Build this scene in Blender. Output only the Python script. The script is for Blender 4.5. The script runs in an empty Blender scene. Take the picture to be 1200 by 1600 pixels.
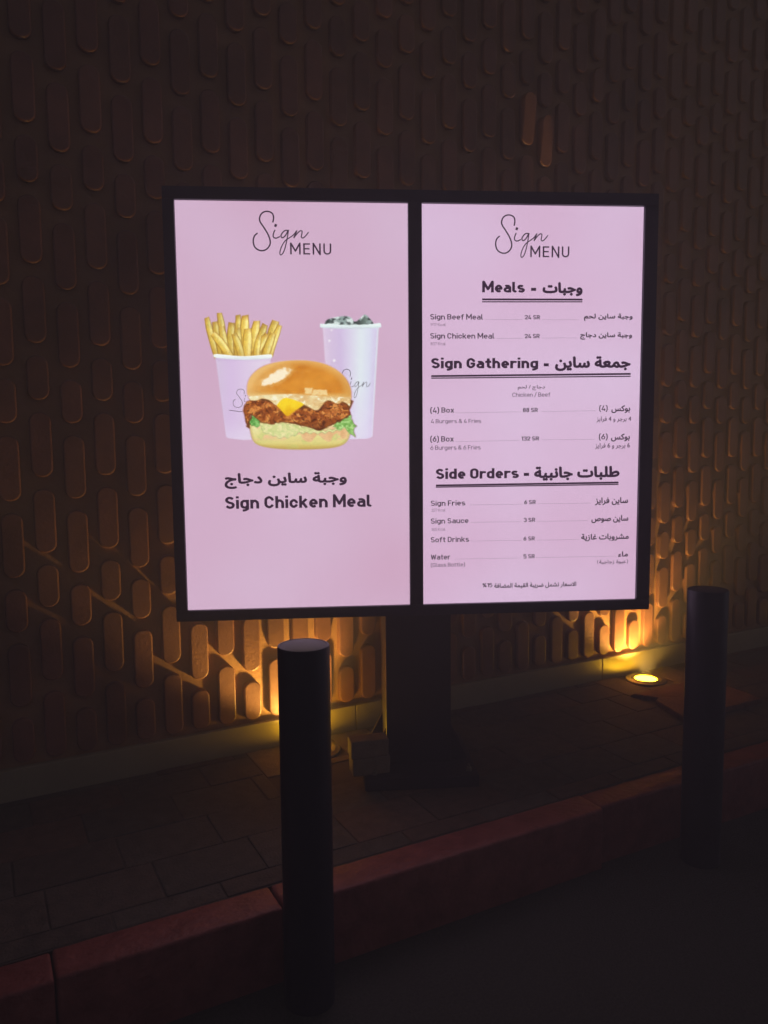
import bpy, bmesh, math, random
import numpy as np
from mathutils import Vector, Matrix

random.seed(7)
rng = np.random.default_rng(11)
R = math.radians
sc = bpy.context.scene
C = sc.collection

# ------------------------------------------------------------------ camera
H = 1.02                                   # eye height above the pavement
F_PX, PITCH, ROLL = 1212.27, 0.096255, -0.0087737
fwd = Vector((0, math.cos(PITCH), -math.sin(PITCH)))
up0 = Vector((0, math.sin(PITCH), math.cos(PITCH)))
rt0 = Vector((1, 0, 0))
rt = math.cos(ROLL) * rt0 + math.sin(ROLL) * up0
up = -math.sin(ROLL) * rt0 + math.cos(ROLL) * up0
cd = bpy.data.cameras.new('camera')
cam = bpy.data.objects.new('camera', cd)
C.objects.link(cam)
cd.sensor_fit = 'HORIZONTAL'
cd.sensor_width = 36
cd.lens = 36 * F_PX / 1200
cd.clip_start = .05
cd.clip_end = 2000
M = Matrix((rt, up, -fwd)).transposed().to_4x4()
M.translation = (0, 0, H)
cam.matrix_world = M
sc.camera = cam

# ------------------------------------------------------------------ night light
SKY_EL = 1.0
SUN_EL, SUN_AZ = R(24), R(80)             # faint warm town light from the right, behind the viewer
w = bpy.data.worlds.new('World')
sc.world = w
w.use_nodes = True
nt = w.node_tree
bg = nt.nodes['Background']
sky = nt.nodes.new('ShaderNodeTexSky')
sky.sky_type = 'NISHITA'
sky.sun_disc = False
sky.sun_elevation = R(SKY_EL)
sky.sun_rotation = SUN_AZ
hs = nt.nodes.new('ShaderNodeHueSaturation')
hs.inputs['Saturation'].default_value = .05
nt.links.new(sky.outputs[0], hs.inputs['Color'])
mx = nt.nodes.new('ShaderNodeMix')
mx.data_type = 'RGBA'
mx.blend_type = 'MULTIPLY'
mx.inputs[0].default_value = 1
nt.links.new(hs.outputs[0], mx.inputs[6])
mx.inputs[7].default_value = (.92, .90, 1.06, 1)
nt.links.new(mx.outputs[2], bg.inputs['Color'])
bg.inputs['Strength'].default_value = .15

sl = bpy.data.lights.new('sun', 'SUN')
sl.energy = .02
sl.angle = R(3)
sl.color = (1, .70, .48)
sun = bpy.data.objects.new('sun', sl)
C.objects.link(sun)
sd = Vector((math.sin(SUN_AZ) * math.cos(SUN_EL), math.cos(SUN_AZ) * math.cos(SUN_EL), math.sin(SUN_EL)))
sun.rotation_euler = sd.to_track_quat('Z', 'Y').to_euler()
sun.location = (4, -4, 6)

vs = sc.view_settings
vs.view_transform = 'Standard'
vs.look = 'None'
vs.exposure = 0
vs.gamma = 1
vs.use_curve_mapping = False
sc.render.film_transparent = False
sc.cycles.max_bounces = 6
sc.cycles.use_denoising = True

# ------------------------------------------------------------------ materials
def s2l(c):
    c = np.asarray(c, float)
    if c.max() > 1: c = c / 255
    return np.where(c <= .04045, c / 12.92, ((c + .055) / 1.055) ** 2.4)

def mat(name, col, rough=.7, var=.25, scale=6., bump=0., bscale=60., metal=0., attr=None, spec=.5, tint=None):
    m = bpy.data.materials.new(name)
    m.use_nodes = True
    n, l = m.node_tree.nodes, m.node_tree.links
    b = n['Principled BSDF']
    tc = n.new('ShaderNodeTexCoord')
    no = n.new('ShaderNodeTexNoise')
    no.inputs['Scale'].default_value = scale
    no.inputs['Detail'].default_value = 6
    no.inputs['Roughness'].default_value = .65
    l.new(tc.outputs['Object'], no.inputs['Vector'])
    rp = n.new('ShaderNodeValToRGB')
    c = np.array(col, float)
    lo = c * (1 - var)
    hi = np.minimum(c * (1 + var), .95) if tint is None else np.array(tint)
    rp.color_ramp.elements[0].position = .3
    rp.color_ramp.elements[1].position = .72
    rp.color_ramp.elements[0].color = (*lo, 1)
    rp.color_ramp.elements[1].color = (*hi, 1)
    l.new(no.outputs['Fac'], rp.inputs[0])
    out = rp.outputs[0]
    if attr:
        at = n.new('ShaderNodeAttribute')
        at.attribute_name = attr
        mm = n.new('ShaderNodeMix')
        mm.data_type = 'RGBA'
        mm.blend_type = 'MULTIPLY'
        mm.inputs[0].default_value = 1
        l.new(out, mm.inputs[6])
        l.new(at.outputs['Color'], mm.inputs[7])
        out = mm.outputs[2]
    l.new(out, b.inputs['Base Color'])
    mr = n.new('ShaderNodeMapRange')
    mr.inputs['To Min'].default_value = max(.05, rough - .12)
    mr.inputs['To Max'].default_value = min(1, rough + .12)
    l.new(no.outputs['Fac'], mr.inputs['Value'])
    l.new(mr.outputs[0], b.inputs['Roughness'])
    b.inputs['Metallic'].default_value = metal
    b.inputs['Specular IOR Level'].default_value = spec
    if bump:
        n2 = n.new('ShaderNodeTexNoise')
        n2.inputs['Scale'].default_value = bscale
        n2.inputs['Detail'].default_value = 5
        l.new(tc.outputs['Object'], n2.inputs['Vector'])
        bp = n.new('ShaderNodeBump')
        bp.inputs['Strength'].default_value = bump
        bp.inputs['Distance'].default_value = .004
        l.new(n2.outputs['Fac'], bp.inputs['Height'])
        l.new(bp.outputs[0], b.inputs['Normal'])
    return m

def emit(name, col, strength=1.):
    m = bpy.data.materials.new(name)
    m.use_nodes = True
    n = m.node_tree.nodes
    n.remove(n['Principled BSDF'])
    e = n.new('ShaderNodeEmission')
    e.inputs[0].default_value = (*col, 1)
    e.inputs[1].default_value = strength
    m.node_tree.links.new(e.outputs[0], n['Material Output'].inputs[0])
    return m

def screen_mat(name, srgb=None, attr=None):
    m = bpy.data.materials.new(name)
    m.use_nodes = True
    n, l = m.node_tree.nodes, m.node_tree.links
    b = n['Principled BSDF']
    b.inputs['Base Color'].default_value = (.012, .012, .014, 1)
    b.inputs['Roughness'].default_value = .18
    b.inputs['Emission Strength'].default_value = 1.24
    if attr:
        a = n.new('ShaderNodeAttribute')
        a.attribute_name = attr
        l.new(a.outputs['Color'], b.inputs['Emission Color'])
    else:                                   # a backlight is never quite even
        tc = n.new('ShaderNodeTexCoord')
        no = n.new('ShaderNodeTexNoise')
        no.inputs['Scale'].default_value = 2.2
        no.inputs['Detail'].default_value = 1
        l.new(tc.outputs['Object'], no.inputs['Vector'])
        r = n.new('ShaderNodeValToRGB')
        c = s2l(srgb)
        r.color_ramp.elements[0].position = .25
        r.color_ramp.elements[1].position = .75
        r.color_ramp.elements[0].color = (c[0] * .96, c[1] * .88, c[2] * .90, 1)
        r.color_ramp.elements[1].color = (c[0] * 1.03, c[1] * 1.09, c[2] * 1.08, 1)
        l.new(no.outputs['Fac'], r.inputs[0])
        l.new(r.outputs[0], b.inputs['Emission Color'])
    return m

M_TILE = mat('terracotta_tile', (.255, .112, .082), .45, .4, 4, .3, 110, attr='tone')
M_BACK = mat('terracotta_backing', (.40, .215, .115), .6, .2, 4, .3, 70)
M_PLINTH = mat('plinth_stone', (.40, .35, .24), .32, .12, 7, .06, 120)
M_SLAB = mat('paving_concrete', (.094, .080, .064), .85, .45, 26, .9, 160, attr='tone')
M_MORTAR = mat('joint_sand', (.07, .058, .047), .95, .3, 20)
M_KERB = mat('red_kerb_paint', (.36, .058, .048), .5, .5, 17, 1., 60, tint=(.36, .10, .085))
M_ASPH = mat('asphalt', (.058, .056, .046), .85, .55, 140, 1., 190)
M_STEEL = mat('navy_powder_coat', (.018, .018, .034), .45, .2, 12, .12, 300)  # navy coat, with extra blue put in for the screens' flare
M_CAP = mat('bollard_cap', (.040, .036, .042), .46, .2, 14, .1, 250, spec=.42)
M_HOUS = mat('board_housing', (.026, .022, .052), .42, .2, 6, .08, 350)  # blue tint stands in for flare from the screens
M_RING = mat('cast_metal_ring', (.30, .27, .20), .4, .25, 30, .1, 200, metal=.8)
M_BLOCK = mat('paver_block', (.24, .18, .12), .85, .25, 20, .5, 120)
M_INK = emit('screen_ink', s2l((58, 40, 60)))
M_INK2 = emit('screen_ink_soft', s2l((92, 68, 92)))
M_INK3 = emit('screen_ink_faint', s2l((150, 120, 146)))
M_SCR_L = screen_mat('left_screen_light', (211, 177, 203))
M_SCR_R = screen_mat('right_screen_light', (216, 184, 213))
M_PIC = screen_mat('screen_picture', attr='col')

# ------------------------------------------------------------------ helpers
def link(name, verts, faces, m, parent=None, smooth=False, mats=None, fm=None):
    me = bpy.data.meshes.new(name)
    me.from_pydata([tuple(v) for v in verts], [], [tuple(f) for f in faces])
    for x in (mats or [m]): me.materials.append(x)
    if fm is not None: me.polygons.foreach_set('material_index', fm)
    if smooth: me.polygons.foreach_set('use_smooth', [True] * len(me.polygons))
    me.update()
    o = bpy.data.objects.new(name, me)
    C.objects.link(o)
    if parent: o.parent = parent
    return o

def bobj(name, bm, m, parent=None, smooth_angle=None):
    me = bpy.data.meshes.new(name)
    bm.normal_update()
    bm.to_mesh(me)
    bm.free()
    me.materials.append(m)
    o = bpy.data.objects.new(name, me)
    C.objects.link(o)
    if parent: o.parent = parent
    if smooth_angle:
        me.polygons.foreach_set('use_smooth', [True] * len(me.polygons))
        me.set_sharp_from_angle(angle=smooth_angle)
    return o

def empty(name, loc, rz, label, cat, group=None):
    o = bpy.data.objects.new(name, None)
    o.empty_display_size = .1
    C.objects.link(o)
    o.location = loc
    o.rotation_euler = (0, 0, rz)
    o['label'] = label
    o['category'] = cat
    if group: o['group'] = group
    return o

def add_box(bm, x0, x1, y0, y1, z0, z1, bev=0., seg=2, jit=0.):
    vs_ = [bm.verts.new((x, y, z)) for x in (x0, x1) for y in (y0, y1) for z in (z0, z1)]
    idx = [(0, 1, 3, 2), (4, 6, 7, 5), (0, 4, 5, 1), (2, 3, 7, 6), (0, 2, 6, 4), (1, 5, 7, 3)]
    fs = [bm.faces.new([vs_[i] for i in f]) for f in idx]
    if bev:
        es = list({e for f in fs for e in f.edges})
        bmesh.ops.bevel(bm, geom=es, offset=bev, segments=seg, affect='EDGES', profile=.6)
    return vs_

def add_lathe(bm, prof, n=48, ang=0.):
    rings = []
    for r, z in prof:
        if r == 0: rings.append([bm.verts.new((0, 0, z))])
        else: rings.append([bm.verts.new((r * math.cos(2 * math.pi * k / n), r * math.sin(2 * math.pi * k / n), z)) for k in range(n)])
    for a, b in zip(rings, rings[1:]):
        for k in range(n):
            k2 = (k + 1) % n
            if len(a) == 1 and len(b) == 1: continue
            if len(a) == 1: bm.faces.new((a[0], b[k2], b[k])[::-1])
            elif len(b) == 1: bm.faces.new((a[k], a[k2], b[0]))
            else: bm.faces.new((a[k], a[k2], b[k2], b[k]))
    bmesh.ops.recalc_face_normals(bm, faces=bm.faces[:])

# wall frame: L runs along the wall, p is the distance from the eye towards the wall
WY = 0.49062
TV = Vector((math.cos(WY), math.sin(WY), 0))
NV = Vector((-math.sin(WY), math.cos(WY), 0))
WD, KR, KF, ROAD = 2.3731, 1.6154, 1.5174, -.17
def LP(L, p, z=0.): return TV * L + NV * p + Vector((0, 0, z))

# ------------------------------------------------------------------ ground
def ground_sheet():
    s = 300
    bm = bmesh.new()
    bmesh.ops.create_grid(bm, x_segments=60, y_segments=60, size=s)
    o = bobj('road', bm, M_ASPH)
    o.location = (0, 0, ROAD)
    o.rotation_euler = (0, 0, WY)
    o['kind'] = 'structure'
ground_sheet()

def pavement():
    bm = bmesh.new()
    tone = bm.faces.layers.float_color.new('tone') if hasattr(bm.faces.layers, 'float_color') else None
    rows = [WD - .0005, 2.337, 2.187, 2.02, 1.853, 1.686, KR + .004]
    tones = []
    vs_, fs, tn = [], [], []
    def slab(L0, L1, p0, p1, dz=0., t=(1, 1, 1), tilt=(0, 0), chip=False):
        g = .0013
        bb = bmesh.new()
        add_box(bb, L0 + g, L1 - g, p0 + g, p1 - g, -.05, 0, .004, 2)
        cx, cy = (L0 + L1) / 2, (p0 + p1) / 2
        for v in bb.verts:
            if v.co.z > -.02:
                v.co.z += dz + tilt[0] * (v.co.x - cx) + tilt[1] * (v.co.y - cy)
            else: v.co.z = -.05
        base = len(vs_)
        bb.verts.index_update()
        for v in bb.verts: vs_.append(v.co.copy())
        for f in bb.faces:
            fs.append([base + v.index for v in f.verts])
            tn.append(t)
        bb.free()
    for r, (p1, p0) in enumerate(zip(rows, rows[1:])):
        x = -4 + (.10 if r % 2 else .0)
        first = .70 - math.ceil((.70 + 4) / .24) * .24 + (.12 if r in (1, 4) else 0) + (.06 if r == 3 else 0)
        x = first
        while x < 9:
            ln = .24
            x1 = x + ln
            # the uplights sit in square cut slabs; leave room for those and the lifted slab
            for (a, b, q0, q1) in HOLES:
                if p1 > q0 + .01 and p0 < q1 - .01 and x1 > a and x < b:
                    break
            else:
                k = random.uniform(.86, 1.14)
                hue = random.choice([(1, 1, 1), (1.05, .95, .92), (.95, 1, 1.02), (1.2, .88, .8)])
                slab(x, x1, p0, p1, random.uniform(-.0025, .0012), tuple(k * h for h in hue), (random.uniform(-.006, .006), random.uniform(-.008, .008)))
                x = x1
                continue
            # partly inside a hole: keep the outside pieces
            if x < a - .03: slab(x, a, p0, p1, 0, (.95, .95, .95))
            if x1 > b + .03: slab(b, x1, p0, p1, 0, (1.02, 1, 1))
            x = x1
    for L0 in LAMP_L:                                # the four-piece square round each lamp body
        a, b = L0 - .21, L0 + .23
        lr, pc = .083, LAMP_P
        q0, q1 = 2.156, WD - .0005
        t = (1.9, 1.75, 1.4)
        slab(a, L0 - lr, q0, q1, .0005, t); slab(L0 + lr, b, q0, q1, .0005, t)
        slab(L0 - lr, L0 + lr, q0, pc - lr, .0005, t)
    # a red slab that has lifted and lost a corner
    bb = bmesh.new()
    n0, n1, n2 = 2.245, 2.60, 1.856
    pts = [(2.236, 2.150), (2.262, 2.118), (2.258, 2.104), (2.282, 2.090), (2.29, 2.066), (2.262, 2.05), (2.20, 1.86), (2.62, 1.86), (2.66, 2.150)]
    top = [bb.verts.new((x, y, .012 + .035 * (2.15 - y) * .3 + random.uniform(-.0012, .0012))) for x, y in pts]
    bot = [bb.verts.new((x, y, -.05)) for x, y in pts]
    bb.faces.new(top[::-1])
    for k in range(len(pts)):
        j = (k + 1) % len(pts)
        bb.faces.new((top[k], top[j], bot[j], bot[k]))
    bmesh.ops.recalc_face_normals(bb, faces=bb.faces[:])
    te = [e for e in bb.edges if e.verts[0].co.z > 0 and e.verts[1].co.z > 0]
    bmesh.ops.bevel(bb, geom=te, offset=.003, segments=2, affect='EDGES')
    bb.verts.index_update()
    base = len(vs_)
    for v in bb.verts: vs_.append(v.co.copy())
    for f in bb.faces:
        fs.append([base + v.index for v in f.verts]); tn.append((2.1, 1.15, .85))
    bb.free()
    nb = len(fs)
    # bedding below
    base = len(vs_)
    for v in [(-4, KR, -.0035), (9, KR, -.0035), (9, WD - .0005, -.0035), (-4, WD - .0005, -.0035), (-4, KR, ROAD - .05), (9, KR, ROAD - .05), (9, WD - .0005, ROAD - .05), (-4, WD - .0005, ROAD - .05)]:
        vs_.append(Vector(v))
    for f in [(0, 1, 2, 3), (0, 4, 5, 1), (1, 5, 6, 2), (0, 3, 7, 4)]:
        fs.append([base + i for i in f]); tn.append((1, 1, 1))
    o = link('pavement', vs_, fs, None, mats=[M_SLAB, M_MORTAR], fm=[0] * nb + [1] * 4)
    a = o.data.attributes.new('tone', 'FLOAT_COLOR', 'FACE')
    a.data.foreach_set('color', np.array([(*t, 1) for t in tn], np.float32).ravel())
    o.rotation_euler = (0, 0, WY)
    o['kind'] = 'structure'
LAMP_L = (.955, 2.451, 4.05)
LAMP_P = 2.277
HOLES = [(l - .21, l + .23, 2.156, WD) for l in LAMP_L] + [(2.19, 2.66, 1.853, 2.156)]
pavement()

def kerb():
    bm = bmesh.new()
    js = [.556 + .931 * i for i in range(-5, 9)] + [.094]
    js.sort()
    for k, (a, b) in enumerate(zip(js, js[1:])):
        bb = bmesh.new()
        add_box(bb, a + .0018, b - .0018, KF, KR - .001, ROAD - .06, 0, .008, 3)
        dz, dy, ry = random.uniform(-.003, .002), random.uniform(-.003, .003), random.uniform(-.004, .004)
        if 1.4 < a < 1.6: dy, dz, ry = .010, -.004, -.02
        bmesh.ops.subdivide_edges(bb, edges=[e for e in bb.edges if abs(e.verts[0].co.x - e.verts[1].co.x) > .3], cuts=28, use_grid_fill=True)
        for v in bb.verts:
            v.co.z += dz
            v.co.y += dy + ry * (v.co.x - (a + b) / 2)
            if v.co.z > -.1:                        # worn edges
                v.co.y += .0007 * math.sin(v.co.x * 41 + k) * (1 if v.co.y < KF + .03 else 0)
                v.co.z += .0005 * math.sin(v.co.x * 57 + 2 * k)
        me = bpy.data.meshes.new('tmp')
        bb.to_mesh(me); bb.free()
        bm.from_mesh(me)
        bpy.data.meshes.remove(me)
    o = bobj('kerb', bm, M_KERB, smooth_angle=R(40))
    o.rotation_euler = (0, 0, WY)
    o['kind'] = 'structure'
kerb()

# ------------------------------------------------------------------ the tiled wall
WALL_T = 4.6
D_BACK, D_FACE = .0225, .0040                # behind the plinth face: backing, pill faces
def tile_wall():
    root = empty('tiled_wall', LP(2.0, WD), WY, 'brown terracotta wall of raised capsule tiles behind the menu board', 'wall')
    x0, x1 = -5.0, 7.0                      # local L (root at L = 2)
    bm = bmesh.new()
    add_box(bm, x0, x1, D_BACK, D_BACK + .25, 0, WALL_T)
    bobj('wall_backing', bm, M_BACK, root)
    bm = bmesh.new()
    add_box(bm, x0, x1, D_BACK - .05, D_BACK + .27, WALL_T + .001, WALL_T + .08, .006)
    bobj('coping', bm, M_PLINTH, root)
    bm = bmesh.new()
    x = x0 - .45
    while x < x1:                           # plinth in lengths with fine joints
        a, b = max(x, x0), min(x + 1.15, x1)
        add_box(bm, a + .0012, b - .0012, 0, D_BACK - .0008, -.02, .0885, .003, 2)
        x += 1.15
    bobj('plinth', bm, M_PLINTH, root)
    # pills
    Wd, gap, n = .0285, .033, 8
    Lg, Sh, per = .2155, .1565, .5875
    V, Fc, T = [], [], []
    def pill(cx, z0, z1, tilt=None):
        d0, d1 = D_BACK + .002, D_FACE
        hz = Wd * .92
        rings = []
        for (ins, y) in ((0, d0), (0, d1 + .0035), (.0016, d1 + .001), (.0046, d1)):
            r = Wd - ins
            out = []
            for k in range(n + 1):
                a = math.pi + math.pi * k / n
                out.append((cx + r * math.cos(a), y, z0 + hz + (hz - ins) * math.sin(a)))
            for k in range(n + 1):
                a = math.pi * k / n
                out.append((cx + r * math.cos(a), y, z1 - hz + (hz - ins) * math.sin(a)))
            rings.append(out)
        zc = (z0 + z1) / 2
        base = len(V)
        m = len(rings[0])
        for rg in rings:
            for (x, y, z) in rg:
                if tilt and y < d0 - .001:
                    y += tilt[0] * (x - cx) + tilt[1] * (z - zc) + tilt[2]
                V.append((x, y, z))
        for a in range(3):
            for k in range(m):
                j = (k + 1) % m
                Fc.append((base + a * m + k, base + a * m + j, base + (a + 1) * m + j, base + (a + 1) * m + k))
        Fc.append([base + 3 * m + k for k in range(m)])
        t = random.uniform(.9, 1.1)
        T.extend([(t, t * random.uniform(.96, 1.04), t, 1)] * (3 * m + 1))
    k = -40
    while True:
        cx = .353 + .0852 * k - 2.0
        odd = k % 2
        k += 1
        if cx < x0 + .05: continue
        if cx > x1 - .05: break
        off = -.0645 if odd else 0
        pill(cx, .101, (.2635 if odd else .3285) - gap)
        z = .3285 + off
        seq = [Lg, Sh, Lg]
        i = 0
        while z + .1 < WALL_T:
            h = seq[i % 3]
            tl = None
            L = cx + 2.0
            if abs(L - 1.887) < .03 and 2.06 < z + .08 < 2.26: tl = (.05, -.11, -.010)  # these few tiles are tilted so that they catch the uplight
            if abs(L - 1.972) < .03 and 1.98 < z + .08 < 2.2: tl = (.07, -.11, -.010)
            if abs(L - 2.228) < .035 and 2.25 < z + .08 < 2.55: tl = (.08, -.06, -.006)
            if tl is None: tl = (random.gauss(0, .005), random.gauss(0, .002), random.gauss(0, .0005))
            pill(cx, z, min(z + h - gap, WALL_T - .004), tl)
            z += h
            i += 1
    o = link('tile_relief', V, Fc, M_TILE, root)
    a = o.data.attributes.new('tone', 'FLOAT_COLOR', 'FACE')
    a.data.foreach_set('color', np.array(T, np.float32).ravel())
tile_wall()

# ------------------------------------------------------------------ uplights in the ground
def uplight(L0, label, energy, lean, cone):
    root = empty('ground_uplight', LP(L0, LAMP_P, 0), WY, label, 'uplight', 'uplights sunk in the pavement along the wall')
    bm = bmesh.new()
    add_lathe(bm, [(.046, -.01), (.046, .0065), (.050, .0085), (.066, .0085), (.070, .006), (.079, .005), (.0815, .002), (.0815, -.05)], 56)
    bobj('bezel_ring', bm, M_RING, root, R(30))
    bm = bmesh.new()
    add_lathe(bm, [(.0458, .003), (.042, .0058), (.03, .0072), (.015, .0078), (0, .008)], 40)
    lens = bobj('lens', bm, M_LENS, root, R(40))
    for k in range(3):
        bm = bmesh.new()
        add_lathe(bm, [(.0035, 0), (.0035, .0105), (.0025, .0112), (0, .0112)], 10)
        s = bobj('screw', bm, M_RING, root)
        a = 2 * math.pi * k / 3 + .5
        s.location = (.058 * math.cos(a), .058 * math.sin(a), 0)
    ld = bpy.data.lights.new('uplight_beam', 'SPOT')
    ld.energy = energy
    ld.color = (1, .58, .12)
    ld.spot_size = R(cone)
    ld.spot_blend = .6
    ld.shadow_soft_size = .016
    lo = bpy.data.objects.new('uplight_beam', ld)
    C.objects.link(lo)
    lo.parent = root
    lo.location = (0, 0, .022)
    lo.rotation_euler = (R(180 - 8), R(-lean), 0)           # up, leaning a little to the wall
M_LENS = emit('lamp_lens', (1, .52, .013), 55.0)
uplight(LAMP_L[0], 'round ground uplight hidden behind the nearer bollard, glowing on the wall foot', 24, 14, 102)
uplight(LAMP_L[1], 'glowing round ground uplight in plain view at the wall foot, left of the farther bollard', 27, 2, 112)
nb = bpy.data.lights.new('added_tile_spot', 'SPOT')     # added spot, made up to brighten two tilted tiles high on the wall
nb.energy = 115
nb.color = (1, .64, .2)
nb.spot_size = R(4.2)
nb.spot_blend = .5
nb.shadow_soft_size = .01
nbo = bpy.data.objects.new('added_tile_spot', nb)
C.objects.link(nbo)
nbo.parent = bpy.data.objects['ground_uplight.001']
nbo.location = (0, -.01, .022)
nbo.rotation_euler = Vector((-(1.925 - 2.451), -(WD - LAMP_P + .012), -2.09)).to_track_quat('Z', 'Y').to_euler()
uplight(4.05, 'round ground uplight at the wall foot far to the right, beyond the farther bollard', 8, 0, 120)

# ------------------------------------------------------------------ bollards
def bollard():
    root = empty('bollard', (0, 0, 0), 0, '', 'bollard', 'dark bollards standing along the kerb')
    r, h = .0532, .771
    bm = bmesh.new()
    add_lathe(bm, [(r + .0, -.03), (r, .0), (r, h - .004), (r - .0012, h - .0012), (r - .004, h), (r - .0065, h)], 64)
    bobj('post', bm, M_STEEL, root, R(35))
    bm = bmesh.new()
    add_lathe(bm, [(r - .0068, h - .004), (r - .007, h - .0006), (r - .012, h + .0006), (0, h + .0012)], 64)
    bobj('top_cap', bm, M_CAP, root, R(50))
    return root
b1 = bollard()
b1['label'] = 'nearer dark round bollard in front of the left screen, with pale flat top'
b1.location = Vector((-.1665, 1.548, ROAD))
b2 = b1.copy(); C.objects.link(b2)
b2['label'] = 'farther dark round bollard at the right, past the edge of the menu board'
b2.location = Vector((.880, 2.08, ROAD))
for ch in list(b1.children):
    c = ch.copy(); C.objects.link(c); c.parent = b2

# ------------------------------------------------------------------ menu board
BY = 0.077839
SW, SH, GAP = .62, 1.1024, .0385
BP = Vector((-.547033, 2.12147, .628606 + H))        # top left corner of the left screen
EX = Vector((math.cos(BY), math.sin(BY), 0))
EN = Vector((-math.sin(BY), math.cos(BY), 0))         # away from the viewer
CX = SW + GAP / 2                                     # board middle in screen coordinates
board_org = BP + EX * CX + EN * 0
board_org.z = 0
board = empty('menu_board', board_org, BY, 'double screen lit menu board in a black frame on one dark post', 'menu board')
ZT = BP.z                                             # top of screens
def px2scr(u, v):
    """a measured photo position -> (a, b) on the screen plane, metres right of and below the left screen's top left corner"""
    d = fwd + rt * ((u - 600) / F_PX) - up * ((v - 800) / F_PX)
    o = Vector((0, 0, H))
    s = (BP - o).dot(EN) / d.dot(EN)
    r = o + d * s - BP
    return r.dot(EX), -r.z
def bl(a, b, y=0.): return (a - CX, y, ZT - b)        # screen coordinates -> board local

def housing():
    T_, Bt, Lf, Rt = .034, SH + .031, -.031, SW * 2 + GAP + .039
    bm = bmesh.new()
    def bx(a0, a1, b0, b1, y0, y1, bev=.0025):
        add_box(bm, a0 - CX, a1 - CX, y0, y1, ZT - b1, ZT - b0, bev, 2)
    f, k = -.010, .012                                 # bezel stands proud of the glass
    bx(Lf, Rt, -T_, -.0006, f, k)
    bx(Lf, Rt, SH + .0006, Bt, f, k)
    bx(Lf, -.0006, -.0004, SH + .0004, f, k)
    bx(2 * SW + GAP + .0006, Rt, -.0004, SH + .0004, f, k)
    bx(SW + .0006, SW + GAP - .0006, -.0004, SH + .0004, f, k)
    bobj('frame', bm, M_HOUS, board, R(40))
    bm = bmesh.new()
    bx(Lf + .004, Rt - .004, -T_ + .004, Bt - .004, k + .0005, .092, .004)
    for i in range(9):                                 # cooling fins on the back
        bx(.12, 2 * SW + GAP - .12, .10 + i * .022, .112 + i * .022, .0925, .0985, .001)
    bobj('back_case', bm, M_HOUS, board, R(40))
    bm = bmesh.new()
    pw = .0985
    pc = .017                                          # post middle, local x
    zt = ZT - SH + .45
    add_box(bm, pc - pw, pc + pw, .0995, .275, .0355, zt, .004, 2)
    bobj('post', bm, M_STEEL, board, R(40))
    bm = bmesh.new()
    add_box(bm, pc - .17, pc + .165, -.005, .34, 0, .035, .003, 2)
    plate = bobj('base_plate', bm, M_STEEL, board, R(40))
    for sx in (-1, 1):
        for y in (.115, .25):
            bb = bmesh.new()
            x0 = pc + sx * (pw + .0006)
            x1 = pc + sx * (pw + .05)
            pts = [(x0, .0355), (x1, .0355), (x1, .045), (x0, .14)]
            fr = [bb.verts.new((x, y, z)) for x, z in pts]
            bk = [bb.verts.new((x, y + .012, z)) for x, z in pts]
            bb.faces.new(fr); bb.faces.new(bk[::-1])
            for i in range(4):
                j = (i + 1) % 4
                bb.faces.new((fr[i], fr[j], bk[j], bk[i]))
            bmesh.ops.recalc_face_normals(bb, faces=bb.faces[:])
            bobj('gusset', bb, M_STEEL, board)
    for sx in (-.14, .14):
        for y in (.03, .30):
            bb = bmesh.new()
            add_lathe(bb, [(.0085, .035), (.0085, .044), (.007, .0465), (.004, .0465), (.004, .055), (0, .0555)], 6)
            o = bobj('anchor_bolt', bb, M_RING, plate)
            o.location = (pc + sx, y, 0)
housing()

def screen(a0, m):
    nx, nz = 2, 3
    v = [bl(a0 + SW * i / nx, SH * j / nz, 0) for j in range(nz + 1) for i in range(nx + 1)]
    f = [(j * (nx + 1) + i, (j + 1) * (nx + 1) + i, (j + 1) * (nx + 1) + i + 1, j * (nx + 1) + i + 1) for j in range(nz) for i in range(nx)]
    o = link('screen', v, f, m, board)
    return o
scrL = screen(0, M_SCR_L)
scrL['label'] = 'screen showing the burger meal'
scrR = screen(SW + GAP, M_SCR_R)
scrR['label'] = 'screen listing dishes and prices'

# ------------------------------------------------------------------ lettering
YT = -.0006                                            # ink lies just in front of the pixels
def stroke(path, h, closed=False, hw=None):
    """flat ribbon of half width h along a path (round inside joints); returns verts, faces in 2D"""
    V, Fc = [], []
    P = [np.array(p, float) for p in path]
    n = len(P)
    hs = hw if hw is not None else [h] * n
    for i in range(n - 1):
        d = P[i + 1] - P[i]
        L = np.hypot(*d)
        if L < 1e-9: continue
        nn = np.array([-d[1], d[0]]) / L
        b = len(V)
        V += [P[i] + nn * hs[i], P[i] - nn * hs[i], P[i + 1] - nn * hs[i + 1], P[i + 1] + nn * hs[i + 1]]
        Fc.append((b, b + 1, b + 2, b + 3))
    for i in range(1, n - 1):
        b = len(V)
        V += [P[i] + hs[i] * np.array([math.cos(2 * math.pi * k / 10), math.sin(2 * math.pi * k / 10)]) for k in range(10)]
        Fc.append(tuple(range(b, b + 10)))
    return V, Fc

def arc(cx, cy, rx, ry, a0, a1, n=9):
    return [(cx + rx * math.cos(R(a0 + (a1 - a0) * k / n)), cy + ry * math.sin(R(a0 + (a1 - a0) * k / n))) for k in range(n + 1)]

def rrect(x0, y0, x1, y1, r):
    r = min(r, (x1 - x0) / 2, (y1 - y0) / 2)
    p = arc(x1 - r, y1 - r, r, r, 0, 90, 6) + arc(x0 + r, y1 - r, r, r, 90, 180, 6) + arc(x0 + r, y0 + r, r, r, 180, 270, 6) + arc(x1 - r, y0 + r, r, r, 270, 360, 6)
    return p + [p[0], p[1]]

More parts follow.
